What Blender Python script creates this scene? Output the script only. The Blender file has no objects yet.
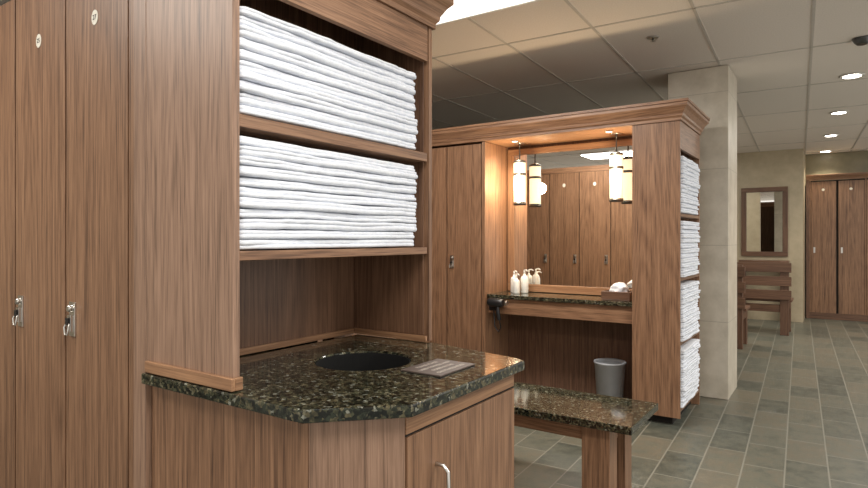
import bpy, bmesh, math, random
from mathutils import Vector, Matrix, noise as mnoise
random.seed(4)
S = bpy.context.scene
S.view_settings.view_transform = 'Standard'
H = 1.27
CEIL = 2.65
# ------------------------------------------------------------ materials
def newmat(name):
    m = bpy.data.materials.new(name); m.use_nodes = True
    nt = m.node_tree; b = nt.nodes['Principled BSDF']
    return m, nt, b
def N(nt, t, **kw):
    n = nt.nodes.new(t)
    for k, v in kw.items():
        if k.startswith('i_'):
            key = k[2:]
            key = int(key) if key.isdigit() else key.replace('_', ' ')
            n.inputs[key].default_value = v
        else: setattr(n, k, v)
    return n
def ramp(nt, stops, interp='LINEAR'):
    r = nt.nodes.new('ShaderNodeValToRGB'); cr = r.color_ramp; cr.interpolation = interp
    while len(cr.elements) < len(stops): cr.elements.new(0.5)
    for e, (p, c) in zip(cr.elements, stops):
        e.position = p; e.color = (*c, 1)
    return r
def plain(name, col, rough=0.5, metal=0.0, emit=None, es=0.0, var=0.04):
    m, nt, b = newmat(name)
    tc = N(nt, 'ShaderNodeTexCoord'); no = N(nt, 'ShaderNodeTexNoise', i_Scale=18.0, i_Detail=3.0)
    nt.links.new(tc.outputs['Object'], no.inputs['Vector'])
    r = ramp(nt, [(0.3, tuple(max(0, c*(1-var)) for c in col)), (0.7, tuple(min(1, c*(1+var)) for c in col))])
    nt.links.new(no.outputs['Fac'], r.inputs['Fac']); nt.links.new(r.outputs['Color'], b.inputs['Base Color'])
    b.inputs['Roughness'].default_value = rough; b.inputs['Metallic'].default_value = metal
    if emit:
        b.inputs['Emission Color'].default_value = (*emit, 1); b.inputs['Emission Strength'].default_value = es
    return m
def wood(name, axis='z', light=(.36,.203,.117), mid=(.240,.127,.071), dark=(.088,.043,.0245), rough=.42):
    m, nt, b = newmat(name); L = nt.links.new
    tc = N(nt, 'ShaderNodeTexCoord'); ge = N(nt, 'ShaderNodeNewGeometry')
    mul = N(nt, 'ShaderNodeMath', operation='MULTIPLY'); mul.inputs[1].default_value = 13.7
    L(ge.outputs['Random Per Island'], mul.inputs[0])
    cmb = N(nt, 'ShaderNodeCombineXYZ')
    for i in range(3): L(mul.outputs[0], cmb.inputs[i])
    add = N(nt, 'ShaderNodeVectorMath', operation='ADD')
    L(tc.outputs['Object'], add.inputs[0]); L(cmb.outputs[0], add.inputs[1])
    def mp(a, l):
        s = [a, a, a]; s['xyz'.index(axis)] = l
        q = N(nt, 'ShaderNodeMapping'); q.inputs['Scale'].default_value = s
        L(add.outputs[0], q.inputs['Vector']); return q
    q1 = mp(4.6, .30); n1 = N(nt, 'ShaderNodeTexNoise', i_Scale=1.0, i_Detail=1.0, i_Roughness=.4); L(q1.outputs[0], n1.inputs['Vector'])
    k = N(nt, 'ShaderNodeMath', operation='MULTIPLY'); k.inputs[1].default_value = 170; L(n1.outputs['Fac'], k.inputs[0])
    si = N(nt, 'ShaderNodeMath', operation='SINE'); L(k.outputs[0], si.inputs[0])
    q2 = mp(260, 6.0); n2 = N(nt, 'ShaderNodeTexNoise', i_Scale=1.0, i_Detail=3.0, i_Roughness=.7); L(q2.outputs[0], n2.inputs['Vector'])
    q3 = mp(60, 1.0); n3 = N(nt, 'ShaderNodeTexNoise', i_Scale=1.0, i_Detail=4.0, i_Roughness=.6); L(q3.outputs[0], n3.inputs['Vector'])
    a = N(nt, 'ShaderNodeMath', operation='MULTIPLY_ADD'); L(si.outputs[0], a.inputs[0]); a.inputs[1].default_value = .05
    L(n2.outputs['Fac'], a.inputs[2])
    a2 = N(nt, 'ShaderNodeMath', operation='MULTIPLY_ADD'); L(n3.outputs['Fac'], a2.inputs[0]); a2.inputs[1].default_value = .7
    L(a.outputs[0], a2.inputs[2])
    a3 = N(nt, 'ShaderNodeMath', operation='MULTIPLY'); L(a2.outputs[0], a3.inputs[0]); a3.inputs[1].default_value = .588
    r = ramp(nt, [(.34, dark), (.48, mid), (.63, light)]); L(a3.outputs[0], r.inputs['Fac'])
    hs = N(nt, 'ShaderNodeHueSaturation'); L(r.outputs['Color'], hs.inputs['Color'])
    mr = N(nt, 'ShaderNodeMapRange'); mr.inputs['To Min'].default_value = .9; mr.inputs['To Max'].default_value = 1.1
    L(ge.outputs['Random Per Island'], mr.inputs['Value']); L(mr.outputs['Result'], hs.inputs['Value'])
    L(hs.outputs['Color'], b.inputs['Base Color'])
    b.inputs['Roughness'].default_value = rough
    bp = N(nt, 'ShaderNodeBump', i_Strength=.05, i_Distance=.001); L(n2.outputs['Fac'], bp.inputs['Height']); L(bp.outputs[0], b.inputs['Normal'])
    return m
WZ = wood('walnut_vertical'); WX = wood('walnut_grain_x', 'x'); WY = wood('walnut_grain_y', 'y')
WARM = ((.43,.24,.130), (.31,.165,.087), (.175,.088,.046))
WL = wood('walnut_warm_trim', 'x', *WARM); WLY = wood('walnut_warm_trim_y', 'y', *WARM); WLZ = wood('walnut_warm_trim_z', 'z', *WARM)
WP = wood('walnut_panel_grey', 'z', (.38,.238,.165), (.27,.163,.109), (.12,.070,.046))
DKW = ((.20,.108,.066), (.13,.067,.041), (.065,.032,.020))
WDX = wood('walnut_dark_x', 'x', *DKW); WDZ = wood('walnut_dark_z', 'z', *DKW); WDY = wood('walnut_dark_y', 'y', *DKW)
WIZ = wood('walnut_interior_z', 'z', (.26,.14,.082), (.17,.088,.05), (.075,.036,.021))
DARK = plain('dark_gap', (.012,.009,.007), .9)
PIT = plain('chute_black', (.003,.003,.003), .95)
STEEL = plain('brushed_steel', (.62,.6,.57), .28, 1.0)
DSTEEL = plain('dark_steel', (.12,.12,.12), .35, .9)
CREAM = plain('cream_plate', (.8,.76,.66), .4)
BLACK = plain('black_plastic', (.015,.015,.017), .35)
WHITEP = plain('white_plastic', (.82,.82,.78), .35)
TBAR = plain('ceiling_tbar', (.58,.54,.49), .6)
def towelmat():
    m, nt, b = newmat('white_terry'); L = nt.links.new
    tc = N(nt, 'ShaderNodeTexCoord'); n = N(nt, 'ShaderNodeTexNoise', i_Scale=420.0, i_Detail=3.0); L(tc.outputs['Object'], n.inputs['Vector'])
    n2 = N(nt, 'ShaderNodeTexNoise', i_Scale=60.0, i_Detail=3.0); L(tc.outputs['Object'], n2.inputs['Vector'])
    r = ramp(nt, [(.3, (.76,.80,.885)), (.7, (.85,.88,.945))]); L(n2.outputs['Fac'], r.inputs['Fac']); L(r.outputs['Color'], b.inputs['Base Color'])
    b.inputs['Roughness'].default_value = .95
    bp = N(nt, 'ShaderNodeBump', i_Strength=.6, i_Distance=.002); L(n.outputs['Fac'], bp.inputs['Height']); L(bp.outputs[0], b.inputs['Normal'])
    return m
TOWEL = towelmat()
def granite():
    m, nt, b = newmat('green_black_granite'); L = nt.links.new
    tc = N(nt, 'ShaderNodeTexCoord')
    dn = N(nt, 'ShaderNodeTexNoise', i_Scale=90.0, i_Detail=4.0); L(tc.outputs['Object'], dn.inputs['Vector'])
    mx = N(nt, 'ShaderNodeVectorMath', operation='MULTIPLY_ADD'); L(dn.outputs['Color'], mx.inputs[0]); mx.inputs[1].default_value = (.018,.018,.018); L(tc.outputs['Object'], mx.inputs[2])
    v = N(nt, 'ShaderNodeTexVoronoi', i_Scale=120.0); L(mx.outputs[0], v.inputs['Vector'])
    sp = N(nt, 'ShaderNodeSeparateColor'); L(v.outputs['Color'], sp.inputs[0])
    r = ramp(nt, [(0, (.010,.012,.010)), (.30, (.030,.036,.026)), (.52, (.065,.066,.042)), (.70, (.11,.095,.058)), (.86, (.17,.155,.11)), (.96, (.26,.26,.23))], 'CONSTANT')
    L(sp.outputs[0], r.inputs['Fac'])
    n = N(nt, 'ShaderNodeTexNoise', i_Scale=38.0, i_Detail=5.0, i_Roughness=.7); L(tc.outputs['Object'], n.inputs['Vector'])
    r2 = ramp(nt, [(.40, (.18,.2,.18)), (.58, (1,1,.92))]); L(n.outputs['Fac'], r2.inputs['Fac'])
    mm = N(nt, 'ShaderNodeMix', data_type='RGBA', blend_type='MULTIPLY'); mm.inputs[0].default_value = .85
    L(r.outputs['Color'], mm.inputs[6]); L(r2.outputs['Color'], mm.inputs[7]); L(mm.outputs[2], b.inputs['Base Color'])
    b.inputs['Roughness'].default_value = .07; b.inputs['Specular IOR Level'].default_value = .8
    return m
GRAN = granite()
ROT = math.radians(2.4)
def floor_mat():
    m, nt, b = newmat('slate_tile_floor'); L = nt.links.new
    tc = N(nt, 'ShaderNodeTexCoord'); q = N(nt, 'ShaderNodeMapping'); q.inputs['Rotation'].default_value = (0, 0, math.radians(90)-ROT)
    q.inputs['Location'].default_value = (.11, .07, 0)
    L(tc.outputs['Object'], q.inputs['Vector'])
    br = N(nt, 'ShaderNodeTexBrick', i_Scale=1.0, i_Mortar_Size=.0045, i_Mortar_Smooth=.2, i_Bias=0.0, i_Brick_Width=.405, i_Row_Height=.203)
    br.offset = .5
    br.inputs['Color1'].default_value = (0,0,0,1); br.inputs['Color2'].default_value = (1,1,1,1); br.inputs['Mortar'].default_value = (.5,.5,.5,1)
    L(q.outputs[0], br.inputs['Vector'])
    n = N(nt, 'ShaderNodeTexNoise', i_Scale=11.0, i_Detail=9.0, i_Roughness=.75); L(tc.outputs['Object'], n.inputs['Vector'])
    ma = N(nt, 'ShaderNodeMath', operation='MULTIPLY_ADD'); L(br.outputs['Color'], ma.inputs[0]); ma.inputs[1].default_value = .30; L(n.outputs['Fac'], ma.inputs[2])
    r = ramp(nt, [(.38, (.050,.057,.047)), (.54, (.092,.099,.080)), (.66, (.130,.132,.104)), (.80, (.150,.136,.102)), (.98, (.20,.185,.14))]); L(ma.outputs[0], r.inputs['Fac'])
    mx = N(nt, 'ShaderNodeMix', data_type='RGBA'); L(br.outputs['Fac'], mx.inputs[0]); L(r.outputs['Color'], mx.inputs[6]); mx.inputs[7].default_value = (.235,.23,.195,1)
    L(mx.outputs[2], b.inputs['Base Color']); 
    rr = N(nt, 'ShaderNodeMapRange'); rr.inputs['To Min'].default_value = .26; rr.inputs['To Max'].default_value = .48; L(n.outputs['Fac'], rr.inputs['Value']); L(rr.outputs['Result'], b.inputs['Roughness'])
    sb = N(nt, 'ShaderNodeMath', operation='SUBTRACT'); L(n.outputs['Fac'], sb.inputs[0]); L(br.outputs['Fac'], sb.inputs[1])
    bp = N(nt, 'ShaderNodeBump', i_Strength=.4, i_Distance=.004); L(sb.outputs[0], bp.inputs['Height']); L(bp.outputs[0], b.inputs['Normal'])
    return m
def ceil_mat():
    m, nt, b = newmat('ceiling_tile'); L = nt.links.new
    tc = N(nt, 'ShaderNodeTexCoord'); n = N(nt, 'ShaderNodeTexNoise', i_Scale=120.0, i_Detail=4.0); L(tc.outputs['Object'], n.inputs['Vector'])
    r = ramp(nt, [(.3, (.78,.715,.65)), (.7, (.87,.805,.735))]); L(n.outputs['Fac'], r.inputs['Fac']); L(r.outputs['Color'], b.inputs['Base Color'])
    b.inputs['Roughness'].default_value = .9
    return m
def stone_mat(name, c1, c2, tile=True):
    m, nt, b = newmat(name); L = nt.links.new
    tc = N(nt, 'ShaderNodeTexCoord'); n = N(nt, 'ShaderNodeTexNoise', i_Scale=6.0, i_Detail=8.0, i_Roughness=.62); L(tc.outputs['Object'], n.inputs['Vector'])
    r = ramp(nt, [(.35, c1), (.65, c2)]); L(n.outputs['Fac'], r.inputs['Fac'])
    src = r.outputs['Color']
    if tile:
        sx = N(nt, 'ShaderNodeSeparateXYZ'); L(tc.outputs['Object'], sx.inputs[0])
        md = N(nt, 'ShaderNodeMath', operation='PINGPONG'); md.inputs[1].default_value = .305; L(sx.outputs['Z'], md.inputs[0])
        lt = N(nt, 'ShaderNodeMath', operation='LESS_THAN'); lt.inputs[1].default_value = .002; L(md.outputs[0], lt.inputs[0])
        mx = N(nt, 'ShaderNodeMix', data_type='RGBA'); L(lt.outputs[0], mx.inputs[0]); L(src, mx.inputs[6]); mx.inputs[7].default_value = (c1[0]*.75, c1[1]*.75, c1[2]*.75, 1); src = mx.outputs[2]
    L(src, b.inputs['Base Color']); b.inputs['Roughness'].default_value = .35
    return m
FLOOR = floor_mat(); CEILM = ceil_mat()
STONE = stone_mat('beige_marble', (.52,.47,.385), (.66,.605,.51))
WALLP = stone_mat('beige_wallcovering', (.42,.355,.245), (.50,.425,.30), False)
OLIVE = stone_mat('olive_wall', (.22,.195,.12), (.28,.245,.155), False)
m, nt, b = newmat('mirror_glass'); b.inputs['Metallic'].default_value = 1; b.inputs['Roughness'].default_value = .01
no = N(nt, 'ShaderNodeTexNoise', i_Scale=2.0); rr = ramp(nt, [(0, (.93,.93,.90)), (1, (.95,.95,.92))]); nt.links.new(no.outputs['Fac'], rr.inputs['Fac']); nt.links.new(rr.outputs['Color'], b.inputs['Base Color'])
MIRROR = m
GLOW = plain('lamp_shade_glow', (.85,.8,.68), .5, 0, (1,.82,.56), .85)
DL = plain('downlight_glow', (1,1,1), .5, 0, (1,.93,.8), 12)
DLS = plain('puck_light_glow', (1,1,1), .5, 0, (1,.88,.68), 3)
TROF = plain('troffer_or_fill_diffuser', (.9,.9,.9), .5, 0, (1,.98,.94), 1.6)

# ------------------------------------------------------------ mesh builder
class MB:
    def __init__(s, name, bevel=0.0, parent=None, smooth=False):
        s.bm = bmesh.new(); s.name = name; s.mats = []; s.bevel = bevel; s.parent = parent; s.smooth = smooth
    def mi(s, m):
        if m not in s.mats: s.mats.append(m)
        return s.mats.index(m)
    def box(s, x0, x1, y0, y1, z0, z1, m):
        v = [s.bm.verts.new((x, y, z)) for x in (x0, x1) for y in (y0, y1) for z in (z0, z1)]
        for f in ((0,1,3,2),(4,6,7,5),(0,4,5,1),(2,3,7,6),(0,2,6,4),(1,5,7,3)):
            fc = s.bm.faces.new([v[i] for i in f]); fc.material_index = s.mi(m)
    def prism(s, poly, z0, z1, m):
        lo = [s.bm.verts.new((x, y, z0)) for x, y in poly]; hi = [s.bm.verts.new((x, y, z1)) for x, y in poly]
        n = len(poly); i = s.mi(m)
        s.bm.faces.new(lo[::-1]).material_index = i; s.bm.faces.new(hi).material_index = i
        for k in range(n):
            s.bm.faces.new([lo[k], lo[(k+1)%n], hi[(k+1)%n], hi[k]]).material_index = i
    def lathe(s, cx, cy, prof, m, seg=32, axis='z', sx=1, sy=1, cz=0):
        i = s.mi(m); rings = []
        for r, z in prof:
            ring = []
            for k in range(seg):
                a = 2*math.pi*k/seg; c, d = r*math.cos(a)*sx, r*math.sin(a)*sy
                if axis == 'z': p = (cx+c, cy+d, cz+z)
                elif axis == 'y': p = (cx+c, cy+z, cz+d)
                else: p = (cx+z, cy+c, cz+d)
                ring.append(s.bm.verts.new(p))
            rings.append(ring)
        for a, bb in zip(rings, rings[1:]):
            for k in range(seg):
                f = s.bm.faces.new([a[k], a[(k+1)%seg], bb[(k+1)%seg], bb[k]]); f.material_index = i; f.smooth = True
        for rg in (rings[0], rings[-1]):
            f = s.bm.faces.new(rg); f.material_index = i
    def tube(s, pts, r, m, seg=8):
        i = s.mi(m); rings = []; P = [Vector(p) for p in pts]
        for k, p in enumerate(P):
            t = (P[min(k+1, len(P)-1)]-P[max(k-1, 0)]).normalized()
            u = t.orthogonal().normalized() if k == 0 else (u - t*u.dot(t)).normalized()
            w = t.cross(u)
            rings.append([s.bm.verts.new(p+r*(math.cos(2*math.pi*j/seg)*u+math.sin(2*math.pi*j/seg)*w)) for j in range(seg)])
        for a, bb in zip(rings, rings[1:]):
            for k in range(seg):
                f = s.bm.faces.new([a[k], a[(k+1)%seg], bb[(k+1)%seg], bb[k]]); f.material_index = i; f.smooth = True
        for rg in (rings[0], rings[-1]): s.bm.faces.new(rg).material_index = i
    def sweep(s, path, prof, m):
        i = s.mi(m); n = len(path); rings = []
        for k in range(n):
            p = Vector(path[k]); ds = []
            if k > 0: ds.append((p-Vector(path[k-1])).normalized())
            if k < n-1: ds.append((Vector(path[k+1])-p).normalized())
            ns = [Vector((d.y, -d.x)) for d in ds]
            if len(ns) == 2:
                mv = (ns[0]+ns[1]).normalized(); sc = 1/max(.3, mv.dot(ns[0])); nn = mv*sc
            else: nn = ns[0]
            rings.append([s.bm.verts.new((p.x+nn.x*o, p.y+nn.y*o, z)) for o, z in prof])
        np_ = len(prof)
        for a, bb in zip(rings, rings[1:]):
            for k in range(np_):
                s.bm.faces.new([a[k], a[(k+1)%np_], bb[(k+1)%np_], bb[k]]).material_index = i
        for rg in (rings[0], rings[-1]): s.bm.faces.new(rg).material_index = i
    def done(s):
        bmesh.ops.recalc_face_normals(s.bm, faces=s.bm.faces[:])
        me = bpy.data.meshes.new(s.name); s.bm.to_mesh(me); s.bm.free()
        for m in s.mats: me.materials.append(m)
        o = bpy.data.objects.new(s.name, me); S.collection.objects.link(o)
        if s.smooth:
            for p in me.polygons: p.use_smooth = True
        if s.bevel:
            bv = o.modifiers.new('bev', 'BEVEL'); bv.width = s.bevel; bv.segments = 2; bv.limit_method = 'ANGLE'; bv.angle_limit = math.radians(40)
        if s.parent: o.parent = s.parent
        return o
def text(body, loc, size, rot, mat, parent, name='lettering', align='CENTER'):
    c = bpy.data.curves.new(name, 'FONT'); c.body = body; c.size = size; c.align_x = align; c.align_y = 'CENTER'; c.extrude = .0003
    o = bpy.data.objects.new(name, c); o.location = loc; o.rotation_euler = rot; c.materials.append(mat)
    S.collection.objects.link(o); o.parent = parent; return o

CROWN = [(0,0),(.010,0),(.010,.018),(.020,.030),(.022,.045),(.040,.075),(.056,.092),(.056,.112),(.064,.115),(.064,.132),(0,.132)]
def crown(z, sc=1.0): return [(a*sc, z+c*sc) for a, c in CROWN]

# ------------------------------------------------------------ room shell
X0, X1, Y0, Y1 = -6.0, 3.0, -3.0, 11.4
f = MB('floor'); f.box(X0-.1, X1+.1, Y0-.1, Y1+.1, -.1, 0, FLOOR); f.done()
f = MB('ceiling'); f.box(X0-.1, X1+.1, Y0-.1, Y1+.1, CEIL, CEIL+.1, CEILM)
d = Vector((-math.sin(ROT), math.cos(ROT))); e = Vector((math.cos(ROT), math.sin(ROT)))
def pix(u, v, z):
    th = math.atan(.6797); dep = 590*(H-z)/(v-239); la = (u-434)/590*dep
    return Vector((la*math.cos(th)-dep*math.sin(th), la*math.sin(th)+dep*math.cos(th)))
org = pix(690, 0, CEIL)
def clipline(p, dr):
    t0, t1 = -99, 99
    for a, lo, hi in ((0, X0, X1), (1, Y0, Y1)):
        if abs(dr[a]) < 1e-6: continue
        ta, tb = (lo-p[a])/dr[a], (hi-p[a])/dr[a]
        t0, t1 = max(t0, min(ta, tb)), min(t1, max(ta, tb))
    return t0, t1
def strip(p, dr):
    t0, t1 = clipline(p, dr)
    if t1 <= t0: return
    nn = Vector((-dr.y, dr.x))*.009; a, c = p+dr*t0, p+dr*t1
    f.prism([tuple(a-nn), tuple(c-nn), tuple(c+nn), tuple(a+nn)], CEIL-.004, CEIL+.001, TBAR)
for k in range(-14, 12): strip(org+e*.61*k, d)
for k in range(-6, 11): strip(org+d*(1.22*k+.14), e)
f.done()
for nm, bx, mt in (('wall_left', (X0-.1, X0, Y0, Y1), WALLP),
               ('wall_far', (-.40, X1, Y1, Y1+.1), OLIVE), ('wall_hall', (-3.0, -.40, 10.6, 10.72), WALLP), ('wall_back', (X0, -1.3, 7.0, 7.1), WALLP)):
    w = MB(nm); w.box(*bx, 0, CEIL, mt); w.done()
w = MB('wall_hall_return'); w.box(-.46, -.40, 10.722, Y1, 0, CEIL, WALLP); w.done()
w = MB('stone_column', .004); w.box(-1.15, -.695, 5.15, 5.65, 0, CEIL-.006, STONE); w.done()
w = MB('baseboard_far'); w.box(-3.0, -.40, 10.585, 10.598, 0, .12, WALLP); w.done()

# ------------------------------------------------------------ lockers
def lock(mb, x, y, z, s):
    def b(xa, xb, da, db, za, zb, m):
        ya, yb = y+s*da, y+s*db
        mb.box(x+xa, x+xb, min(ya, yb), max(ya, yb), z+za, z+zb, m)
    b(-.019, .019, 0, .005, -.058, .052, STEEL)
    b(-.013, .013, .005, .014, -.042, .010, STEEL)
    mb.lathe(x, y, [(.011, 0), (.012, s*.014), (.009, s*.018)], STEEL, 16, 'y', cz=z+.032)
    mb.tube([(x-.006, y+s*.016, z-.012), (x-.013, y+s*.022, z-.028), (x-.008, y+s*.022, z-.052), (x+.008, y+s*.022, z-.052), (x+.012, y+s*.020, z-.028), (x+.006, y+s*.016, z-.014)], .0028, STEEL)
    b(-.007, .009, .0145, .022, -.020, .002, BLACK)
def doors(mb, xr, w, n, y, s, z0, z1, locks=True, plates=None, lockz=1.03):
    ya, yb = sorted((y, y+s*-.018))
    for k in range(n):
        a, c = xr-(k+1)*w+.005, xr-k*w-.005
        mb.box(a, c, ya, yb, z0, z1, WZ)
        if locks: lock(mb, (a+.048) if s < 0 else (c-.048), y, lockz, s)
        if plates: mb.lathe((a+c)/2, y, [(.019, 0), (.019, s*.002)], CREAM, 24, 'y', cz=plates, sy=1.25)
LB = MB('locker_bank', .0012)
xr = -1.700
LB.box(xr-9*.385, xr+.08, .942, 1.6, 0, 2.15, DARK)
LB.box(xr-9*.385, xr, .93, .942, 0, .09, WX)
LB.box(xr+.002, xr+.085, .92, .94, 0, 2.148, WZ)
doors(LB, xr, .385, 9, .92, -1, .095, 2.148, True, 1.955, 1.015)
o = LB.done()
for k, t in enumerate(('27', '25')):
    text(t, (xr-(k+.5)*.385, .9175, 1.955), .022, (math.pi/2, 0, 0), BLACK, o)
LB = MB('locker_bank', .0012)
LB.box(-1.80-.385*8, -1.80, 1.62, 2.268, 0, 2.15, DARK)
LB.box(-1.80, -1.78, 1.62, 2.29, 0, 2.15, WZ)
doors(LB, -1.80, .385, 8, 2.29, 1, .095, 2.08, True, 1.93)
LB.box(-1.80-.385*8, -1.78, 2.268, 2.292, 2.083, 2.15, WX)
LB.done()

# ------------------------------------------------------------ towel tower cabinet
T = MB('towel_cabinet', .0015)
XF, YN, YF = -1.176, .885, 1.718
T.box(-1.610, -1.548, YN, YN+.03, 0, 2.14, WP)
T.box(-1.546, XF, YN, YN+.02, .912, 2.14, WP)
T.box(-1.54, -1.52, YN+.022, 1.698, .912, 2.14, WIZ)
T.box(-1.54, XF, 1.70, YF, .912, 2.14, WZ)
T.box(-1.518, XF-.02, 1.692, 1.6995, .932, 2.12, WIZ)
for za, zb in ((1.540, 1.570), (1.218, 1.241)):
    T.box(-1.518, XF-.002, YN+.021, 1.691, za, zb, WY)
T.box(XF-.02, XF, YN+.021, 1.691, 1.89, 2.14, WY)
T.box(-1.518, XF-.02, YN+.021, 1.691, 2.12, 2.14, WY)
T.sweep([(-1.61, YN), (XF, YN), (XF, YF), (-1.54, YF)], crown(2.01), WY)
T.box(-1.535, XF+.011, YN-.011, YN-.0005, .912, .942, WL)
T.box(XF+.0005, XF+.011, YN-.0005, YN+.021, .912, .942, WLY)
T.box(-1.5195, -1.508, YN+.022, 1.699, .912, .932, WLY)
T.box(-1.508, XF-.002, 1.682, 1.6915, .912, .932, WL)
T.box(-1.605, -1.545, 1.61, YF, 0, 2.14, WZ)
T.done()

def towel_stack(name, xf, depth, y0, y1, z0, z1, n, seed=0, amp=.005, hems=(.86, .93)):
    """stack of folded towels; folded edges face +X, running along Y"""
    bm = bmesh.new(); ny = 64
    rnd = random.Random(seed)
    ths = [rnd.uniform(.82, 1.18) for _ in range(n)]; tot = sum(ths); ths = [t*(z1-z0)/tot for t in ths]
    zc0 = z0
    for i in range(n):
        th = ths[i]
        off = rnd.uniform(-amp, amp)*.8; e0, e1 = rnd.uniform(0, .006), rnd.uniform(0, .014)
        sp = rnd.uniform(.40, .60)
        for l in range(2):
            t2 = th*(sp if l == 0 else 1-sp); zb = zc0+(0 if l == 0 else th*sp)
            prev = None
            for j in range(ny+1):
                s = j/ny; y = y0+e0+(y1-y0-e0-e1)*s
                edge = min(s, 1-s)*(y1-y0); er = min(1, edge/.014); er = math.sqrt(max(.08, 1-(1-er)**2))
                nz = mnoise.noise((y*6, i*1.7+seed, l*.8))*amp*1.1+mnoise.noise((y*26, i*3.1, l*4+seed))*amp*.4
                hem = 0
                for h in hems:
                    if abs(s-h) < .009: hem = -.003
                x = xf+off+nz+hem-(.003 if l == 1 else 0)-(1-er)*.012
                wob = mnoise.noise((y*5, i*.45, seed+2.2))*.0028+mnoise.noise((y*17, i*1.3, seed+5.2))*.0016
                last = min(1, (i+1)/3)
                zc = zb+t2/2+(.0010 if l == 0 else -.0010)+wob*last; hh = t2/2*1.03*(er*.4+.6)
                ring = []
                for a in range(9):
                    an = -math.pi/2+math.pi*a/8
                    ring.append((x-hh*1.05+hh*1.05*math.cos(an), y, zc+hh*math.copysign(abs(math.sin(an))**.9, math.sin(an))))
                ring += [(x-depth, y, zc+hh), (x-depth, y, zc-hh)]
                r = [bm.verts.new(p) for p in ring]
                if prev:
                    for k in range(11):
                        bm.faces.new([prev[k], prev[(k+1)%11], r[(k+1)%11], r[k]])
                else: bm.faces.new(r)
                prev = r
            bm.faces.new(prev[::-1])
        zc0 += th
    bmesh.ops.recalc_face_normals(bm, faces=bm.faces[:])
    me = bpy.data.meshes.new(name); bm.to_mesh(me); bm.free(); me.materials.append(TOWEL)
    for p in me.polygons: p.use_smooth = True
    o = bpy.data.objects.new(name, me); S.collection.objects.link(o)
    es = o.modifiers.new('es', 'EDGE_SPLIT'); es.split_angle = math.radians(60)
    return o
towel_stack('towel_stack', XF-.003, .29, .909, 1.645, 1.573, 1.835, 10, 1, .006)
towel_stack('towel_stack', XF-.003, .29, .909, 1.645, 1.244, 1.522, 11, 7, .006)

# ------------------------------------------------------------ counter
C = MB('granite_countertop', .004)
poly = [(-1.546, .870), (-.928, .870), (-.762, 1.036), (-.762, 1.60), (-.80, 1.625), (-1.176, 1.705), (-1.176, 1.69), (-1.50, 1.69), (-1.5, 1.30), (-1.546, 1.30)]
hc, hr = (-1.163, 1.337), .142
def plate_with_hole(mb, poly, c, r, z0, z1, m, seg=64):
    bm = mb.bm; i = mb.mi(m)
    tmp = bmesh.new()
    ov = [tmp.verts.new((x, y, 0)) for x, y in poly]
    cv = [tmp.verts.new((c[0]+r*math.cos(2*math.pi*k/seg), c[1]+r*math.sin(2*math.pi*k/seg), 0)) for k in range(seg)]
    ed = [tmp.edges.new((ov[k], ov[(k+1)%len(ov)])) for k in range(len(ov))]+[tmp.edges.new((cv[k], cv[(k+1)%seg])) for k in range(seg)]
    bmesh.ops.triangle_fill(tmp, use_beauty=True, use_dissolve=False, edges=ed)
    tmp.verts.index_update()
    for z in (z0, z1):
        mp = {v: bm.verts.new((v.co.x, v.co.y, z)) for v in tmp.verts}
        for fc in tmp.faces:
            bm.faces.new([mp[v] for v in fc.verts]).material_index = i
        if z == z0: lo = mp
        else: hi = mp
    for loop in (ov, cv):
        for k in range(len(loop)):
            a, b2 = loop[k], loop[(k+1)%len(loop)]
            bm.faces.new([lo[a], lo[b2], hi[b2], hi[a]]).material_index = i
    tmp.free()
plate_with_hole(C, poly, hc, hr, .880, .909, GRAN)
C.done()
B = MB('counter_cabinet', .0012)
B.box(-1.545, -.940, .900, .918, .0, .878, WZ)
B.prism([(-.938, .900), (-.790, 1.048), (-.8027, 1.0607), (-.9507, .9127)], 0, .878, WP)
B.box(-.81, -.792, 1.052, 1.582, .0, .09, DARK)
B.box(-.806, -.788, 1.050, 1.582, .834, .878, WLY)
B.box(-.806, -.790, 1.050, 1.582, .829, .8335, DARK)
B.box(-.806, -.786, 1.053, 1.580, .10, .828, WZ)
B.box(-1.52, -.808, 1.584, 1.602, 0, .878, WZ)
B.box(-1.51, -1.49, .93, 1.58, 0, .878, WZ)
B.tube([(-.786, 1.165, .735), (-.765, 1.165, .735), (-.752, 1.165, .722), (-.75, 1.165, .65), (-.752, 1.165, .578), (-.765, 1.165, .565), (-.786, 1.165, .565)], .005, STEEL, 10)
B.done()
bm = bmesh.new()
rg = []
for r_, z_ in ((0.0005, .10), (hr-.004, .10), (hr-.004, .9035), (hr-.0015, .9035), (hr-.0015, .09), (0.0005, .09)):
    rg.append([bm.verts.new((hc[0]+r_*math.cos(2*math.pi*k/64), hc[1]+r_*math.sin(2*math.pi*k/64), z_)) for k in range(64)])
for a, c in zip(rg, rg[1:]+rg[:1]):
    for k in range(64): bm.faces.new([a[k], a[(k+1)%64], c[(k+1)%64], c[k]])
bmesh.ops.recalc_face_normals(bm, faces=bm.faces[:])
me = bpy.data.meshes.new('laundry_chute'); bm.to_mesh(me); bm.free(); me.materials.append(PIT)
o = bpy.data.objects.new('laundry_chute', me); S.collection.objects.link(o)
SG = MB('counter_sign', .001)
sgn = plain('sign_brown', (.085,.06,.05), .45)
SG.box(-.98, -.85, 1.28, 1.46, .9095, .914, sgn); o = SG.done()
CR = plain('sign_lettering', (.5,.45,.4), .5)
for k, t in enumerate(('PLEASE PLACE', 'USED TOWELS AND', 'ROBES IN THE', 'CHUTE PROVIDED')):
    text(t, (-.955+k*.027, 1.37, .9142), .016, (0, 0, math.pi/2), CR, o)

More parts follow.
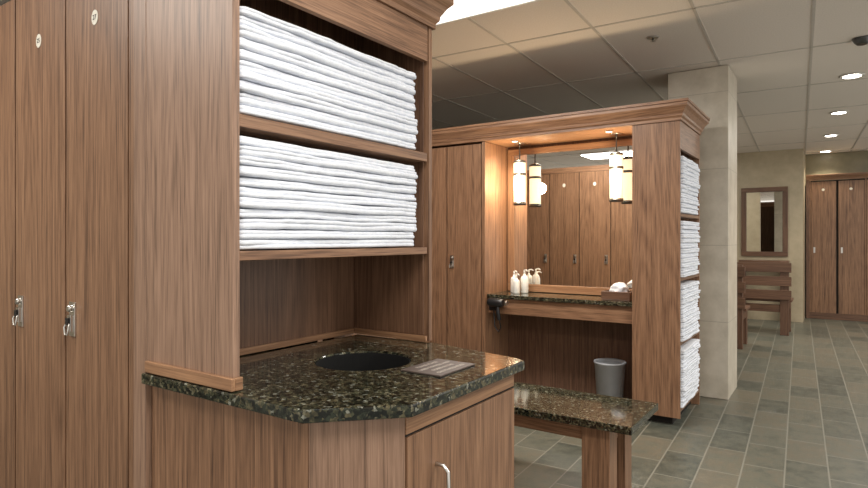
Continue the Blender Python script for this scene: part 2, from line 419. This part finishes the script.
# ------------------------------------------------------------ granite bench
G = MB('granite_bench', .003)
G.box(-2.05, -.73, 2.60, 3.07, .415, .45, GRAN)
for xa in (-.977, -1.95):
    G.box(xa, xa+.132, 2.66, 2.77, 0, .413, WZ); G.box(xa, xa+.132, 2.90, 3.01, 0, .413, WZ)
    G.box(xa+.03, xa+.10, 2.772, 2.898, .30, .413, WY)
G.box(-1.815, -.98, 2.68, 2.705, .33, .413, WX); G.box(-1.815, -.98, 2.965, 2.99, .33, .413, WX)
G.done()

# ------------------------------------------------------------ vanity cabinet
V = MB('vanity_cabinet', .0015)
YP = 4.207; XL, XRc, XE = -2.357, -1.178, -.861; YB = 4.62
V.box(XL-.028, XL, YP, YB, 0, 2.065, WZ)
V.box(-5.6, XL-.030, YP+.02, YB, 0, 2.05, DARK)
doors(V, XL-.030, .341, 9, YP, -1, .10, 2.05, True, None, 1.08)
V.box(-5.6, XL-.030, YP+.004, YP+.02, 0, .095, WX)
V.box(-5.6, XE, YP, YB, 2.067, 2.085, WL)
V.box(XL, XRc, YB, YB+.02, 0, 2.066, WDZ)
V.box(XRc, XRc+.018, YP+.019, 4.90, 0, 2.066, WZ)
V.box(XRc, XE, YP, YP+.018, .06, 2.066, WZ)
V.box(XRc+.019, XE, 4.882, 4.90, .0, 2.066, WZ)
V.box(XE-.02, XE, YP+.019, 4.881, 1.88, 2.066, WY)
for z in (1.424, .985, .548, .10):
    V.box(XRc+.019, XE-.002, YP+.019, 4.881, z, z+.022, WY)
V.box(XRc+.02, XE-.06, YP+.06, 4.88, 0, .098, DARK)
V.box(XRc, XE, YB, 4.90, 2.067, 2.085, WL)
V.sweep([(-5.6, YP), (XE, YP), (XE, 4.90), (XRc, 4.90)], crown(2.068), WX)
V.done()
for k, (za, zb) in enumerate(((1.449, 1.835), (1.010, 1.395), (.573, .958), (.125, .520))):
    towel_stack('towel_stack', XE+.020, .25, YP+.024, 4.80, za, zb, 12, 20+k, .009, (.5,))
D = MB('vanity_desk', .002)
D.box(XL+.002, XRc-.002, 4.235, YB-.002, .79, .82, GRAN)
D.box(XL+.002, XRc-.002, 4.26, 4.28, .665, .788, WX)
D.box(XL+.002, XL+.02, 4.285, YB-.002, .70, .788, WZ); D.box(XRc-.02, XRc-.002, 4.285, YB-.002, .70, .788, WZ)
D.done()
M = MB('vanity_mirror', .002)
xa, xb, za, zb = XL+.01, XRc-.01, .825, 2.04
yF = YB-.003
M.box(xa, xb, yF-.028, yF, za, za+.06, WL); M.box(xa, xb, yF-.028, yF, zb-.05, zb, WL)
M.box(xa, xa+.06, yF-.028, yF, za+.061, zb-.051, WLZ); M.box(xb-.06, xb, yF-.028, yF, za+.061, zb-.051, WLZ)
M.box(xa+.061, xb-.061, yF-.014, yF-.002, za+.061, zb-.051, MIRROR)
M.done()
def pendant(x, y):
    P = MB('pendant_lamp')
    P.lathe(x, y, [(.04, 2.058), (.04, 2.066)], STEEL, 24)
    P.lathe(x, y, [(.006, 1.92), (.006, 2.058)], DSTEEL, 12)
    P.lathe(x, y, [(.047, 1.57), (.049, 1.575), (.049, 1.90), (.047, 1.905)], GLOW, 32)
    P.lathe(x, y, [(.052, 1.795), (.052, 1.815)], DSTEEL, 32)
    P.lathe(x, y, [(.052, 1.55), (.052, 1.575)], DSTEEL, 32); P.lathe(x, y, [(.052, 1.90), (.052, 1.915), (.012, 1.93)], DSTEEL, 32)
    P.done()
    l = bpy.data.lights.new('pendant_bulb', 'POINT'); l.energy = 10; l.color = (1,.76,.48); l.shadow_soft_size = .05
    o = bpy.data.objects.new('pendant_bulb', l); o.location = (x, y-.12, 1.72); S.collection.objects.link(o)
    o.visible_glossy = True
pendant(-2.165, 4.45); pendant(-1.363, 4.45)
for x in (-2.15, -1.38):
    q = MB('recessed_light'); q.lathe(x, 4.33, [(.03, 2.060), (.03, 2.0665)], STEEL, 24); q.lathe(x, 4.33, [(.022, 2.0585), (.022, 2.061)], DLS, 24); q.done()
    l = bpy.data.lights.new('recess_spot', 'SPOT'); l.energy = 22; l.color = (1,.83,.6); l.spot_size = 2.4; l.spot_blend = 1; l.shadow_soft_size = .03
    o = bpy.data.objects.new('recess_spot', l); o.location = (x, 4.33, 2.05); S.collection.objects.link(o)
for k, (x, y, h, r) in enumerate(((-2.22, 4.46, .15, .03), (-2.14, 4.49, .16, .032), (-2.17, 4.40, .13, .028))):
    q = MB('lotion_bottle'); z = .8205
    q.lathe(x, y, [(r*.9, z), (r, z+.006), (r, z+h*.75), (r*.85, z+h*.85), (r*.35, z+h*.92), (r*.35, z+h)], WHITEP, 24)
    q.lathe(x, y, [(.007, z+h), (.007, z+h+.03)], WHITEP, 12)
    q.tube([(x, y, z+h+.03), (x+.02, y-.01, z+h+.032), (x+.035, y-.018, z+h+.022)], .005, WHITEP)
    q.done()
q = MB('tray_box', .002); q.box(-1.43, -1.22, 4.30, 4.46, .8205, .828, WDX); q.box(-1.43, -1.22, 4.30, 4.312, .829, .885, WDX); q.box(-1.43, -1.22, 4.448, 4.46, .829, .885, WDX)
q.box(-1.43, -1.418, 4.313, 4.447, .829, .885, WDY); q.box(-1.232, -1.22, 4.313, 4.447, .829, .885, WDY); q.done()
def crumple(name, c, r, mat, seed, fl=.6):
    bm = bmesh.new(); bmesh.ops.create_icosphere(bm, subdivisions=4, radius=1)
    for v in bm.verts:
        p = v.co.copy(); k = 1+.25*mnoise.noise(p*2+Vector((seed,0,0)))+.12*mnoise.noise(p*6)
        v.co = Vector((c[0]+p.x*r*k, c[1]+p.y*r*.8*k, c[2]+max(-.6, p.z)*r*fl*k))
    me = bpy.data.meshes.new(name); bm.to_mesh(me); bm.free(); me.materials.append(mat)
    for p in me.polygons: p.use_smooth = True
    o = bpy.data.objects.new(name, me); S.collection.objects.link(o); return o
crumple('washcloth_pile', (-1.325, 4.38, .892), .068, TOWEL, 3, .8)
q = MB('hair_dryer', .002)
q.box(-2.335, -2.25, 4.235, 4.258, .69, .775, BLACK)
q.lathe(-2.25, 4.20, [(.03, -.07), (.036, -.05), (.036, .03), (.028, .06)], BLACK, 20, 'x', cz=.76)
q.tube([(-2.24, 4.20, .74), (-2.235, 4.20, .68), (-2.225, 4.205, .62)], .016, BLACK, 12)
q.tube([(-2.225, 4.205, .62), (-2.22, 4.22, .56), (-2.25, 4.24, .52), (-2.29, 4.25, .56), (-2.30, 4.25, .69)], .005, BLACK)
q.lathe(-2.17, 4.20, [(.022, 0), (.024, .02)], STEEL, 20, 'x', cz=.76)
q.done()
q = MB('waste_bin'); bx, by = -1.403, 4.42
BIN = plain('bin_grey', (.42,.44,.47), .4)
q.lathe(bx, by, [(.085, 0.001), (.09, .004), (.112, .335), (.118, .337), (.118, .35), (.108, .35), (.104, .335), (.084, .01)], BIN, 40); q.done()

# ------------------------------------------------------------ far hall
F = MB('far_lockers', .002)
yf = 11.2
F.box(-.37, 1.9, yf+.02, Y1-.002, 0, 2.20, DARK)
F.box(-.385, -.34, yf-.01, yf+.02, 0, 2.22, WDZ)
for k in range(6):
    xa = -.335+k*.36
    if k % 2 == 0: F.box(xa-.004, xa+.014, yf, yf+.02, .1, 2.2, WZ)
    F.box(xa+.020, xa+.350, yf, yf+.02, .1, 2.18, WZ)
    F.box(xa+.05, xa+.075, yf-.012, yf, 1.05, 1.14, STEEL)
    F.lathe(xa+.18, yf, [(.02, 0), (.02, -.003)], CREAM, 16, 'y', cz=2.05)
F.box(-.385, 1.9, yf-.005, yf+.02, 0, .098, WDX)
F.sweep([(-.385, yf), (1.9, yf)], crown(2.20, .7), WX)
F.done()
Q = MB('wall_mirror', .002)
xa, xb, za, zb, yy = -1.24, -.60, 1.0, 2.08, 10.597
Q.box(xa, xb, yy-.03, yy, za, za+.07, WDX); Q.box(xa, xb, yy-.03, yy, zb-.07, zb, WDX)
Q.box(xa, xa+.07, yy-.03, yy, za+.071, zb-.071, WDZ); Q.box(xb-.07, xb, yy-.03, yy, za+.071, zb-.071, WDZ)
Q.box(xa+.071, xb-.071, yy-.012, yy-.001, za+.071, zb-.071, MIRROR); Q.done()
def slat_bench(x0, x1, y):
    q = MB('slatted_bench', .004)
    for x in (x0, x1-.10):
        q.box(x, x+.10, y, y+.08, 0, .97, WDZ); q.box(x, x+.10, y+.40, y+.48, 0, .43, WDZ); q.box(x, x+.10, y+.082, y+.398, .33, .43, WDY)
    for z in (.47, .65, .83): q.box(x0-.03, x1+.03, y-.027, y-.001, z, z+.125, WDX)
    q.box(x0+.101, x1-.101, y+.02, y+.06, .30, .40, WDX)
    for k in range(5): q.box(x0-.03, x1+.03, y+.085+k*.08, y+.085+k*.08+.068, .432, .465, WDX)
    q.done()
slat_bench(-1.40, -.50, 9.0)
slat_bench(-2.0, -.88, 7.6)
q = MB('wall_shelf', .003); q.box(-1.25, -.58, 10.32, 10.583, .90, .94, WDX); q.box(-1.22, -1.17, 10.34, 10.583, 0, .898, WDZ); q.box(-.66, -.61, 10.34, 10.583, 0, .898, WDZ); q.done()

# ------------------------------------------------------------ ceiling fittings
def area(name, x, y, sx, sy, e, col=(1,.955,.885), z=CEIL-.03):
    l = bpy.data.lights.new(name, 'AREA'); l.shape = 'RECTANGLE'; l.size = sx; l.size_y = sy; l.energy = e; l.color = col
    o = bpy.data.objects.new(name, l); o.location = (x, y, z); S.collection.objects.link(o); return o
def troffer_or_fill(x0, x1, y0, y1, e):  # builds the visible strip fixture and the added, unseen fill panels
    q = MB('ceiling_troffer_or_fill')
    q.box(x0-.02, x1+.02, y0-.02, y0, CEIL-.015, CEIL-.0045, WHITEP); q.box(x0-.02, x1+.02, y1, y1+.02, CEIL-.015, CEIL-.0045, WHITEP)
    q.box(x0-.02, x0, y0, y1, CEIL-.015, CEIL-.0045, WHITEP); q.box(x1, x1+.02, y0, y1, CEIL-.015, CEIL-.0045, WHITEP)
    q.box(x0, x1, y0, y1, CEIL-.010, CEIL-.0045, TROF); q.done()
    area('troffer_or_fill_light', (x0+x1)/2, (y0+y1)/2, x1-x0, y1-y0, e)
troffer_or_fill(-2.6, -1.36, 2.82, 3.12, 50)
troffer_or_fill(-.6, .6, .1, .7, 38)  # added fill panel above the camera, out of view
troffer_or_fill(-3.4, -2.2, -.6, 0.0, 38)  # added fill panel behind the camera to the left, out of view
troffer_or_fill(.5, 1.7, 2.2, 2.8, 35)  # this and the next two: added fill panels, out of view to the right
troffer_or_fill(.6, 1.8, 5.6, 6.2, 35)
troffer_or_fill(.4, 1.6, 8.4, 9.0, 28)
troffer_or_fill(-2.7, -1.5, 8.0, 8.6, 28)  # added fill panel hidden by the column, brightens the far wall mirror
for k, (u, v) in enumerate(((852, 75), (839, 112), (831, 135), (824, 150))):
    p = pix(u, v, CEIL)
    if k == 3: p = pix(831, 135, CEIL)*2-pix(839, 112, CEIL)
    q = MB('downlight'); q.lathe(p.x, p.y, [(.085, CEIL-.012), (.09, CEIL-.0045)], WHITEP, 32); q.lathe(p.x, p.y, [(.065, CEIL-.0135), (.065, CEIL-.0125)], DL, 32); q.done()
    l = bpy.data.lights.new('downlight_spot', 'SPOT'); l.energy = 55; l.color = (1,.9,.73); l.spot_size = 2.0; l.spot_blend = .8; l.shadow_soft_size = .06
    o = bpy.data.objects.new('downlight_spot', l); o.location = (p.x, p.y, CEIL-.03); S.collection.objects.link(o)
p = pix(653, 37, CEIL); q = MB('sprinkler_head'); q.lathe(p.x, p.y, [(.035, CEIL-.008), (.04, CEIL-.0045)], STEEL, 24); q.lathe(p.x, p.y, [(.018, CEIL-.03), (.008, CEIL-.026), (.008, CEIL-.008)], STEEL, 16); q.done()
p = pix(862, 38, CEIL); q = MB('smoke_detector'); q.lathe(p.x, p.y, [(.03, CEIL-.045), (.045, CEIL-.03), (.055, CEIL-.012), (.06, CEIL-.0045)], DSTEEL, 24); q.done()

# ------------------------------------------------------------ world + camera
w = bpy.data.worlds.new('world'); S.world = w; w.use_nodes = True
w.node_tree.nodes['Background'].inputs[0].default_value = (1,.955,.885,1); w.node_tree.nodes['Background'].inputs[1].default_value = 1.1
cd = bpy.data.cameras.new('camera'); cd.sensor_width = 36; cd.lens = 590/868*36; cd.shift_y = -5/868; cd.clip_start = .02
cam = bpy.data.objects.new('camera', cd); cam.location = (0, 0, H); cam.rotation_euler = (math.pi/2, 0, math.atan(.6797))
S.collection.objects.link(cam); S.camera = cam
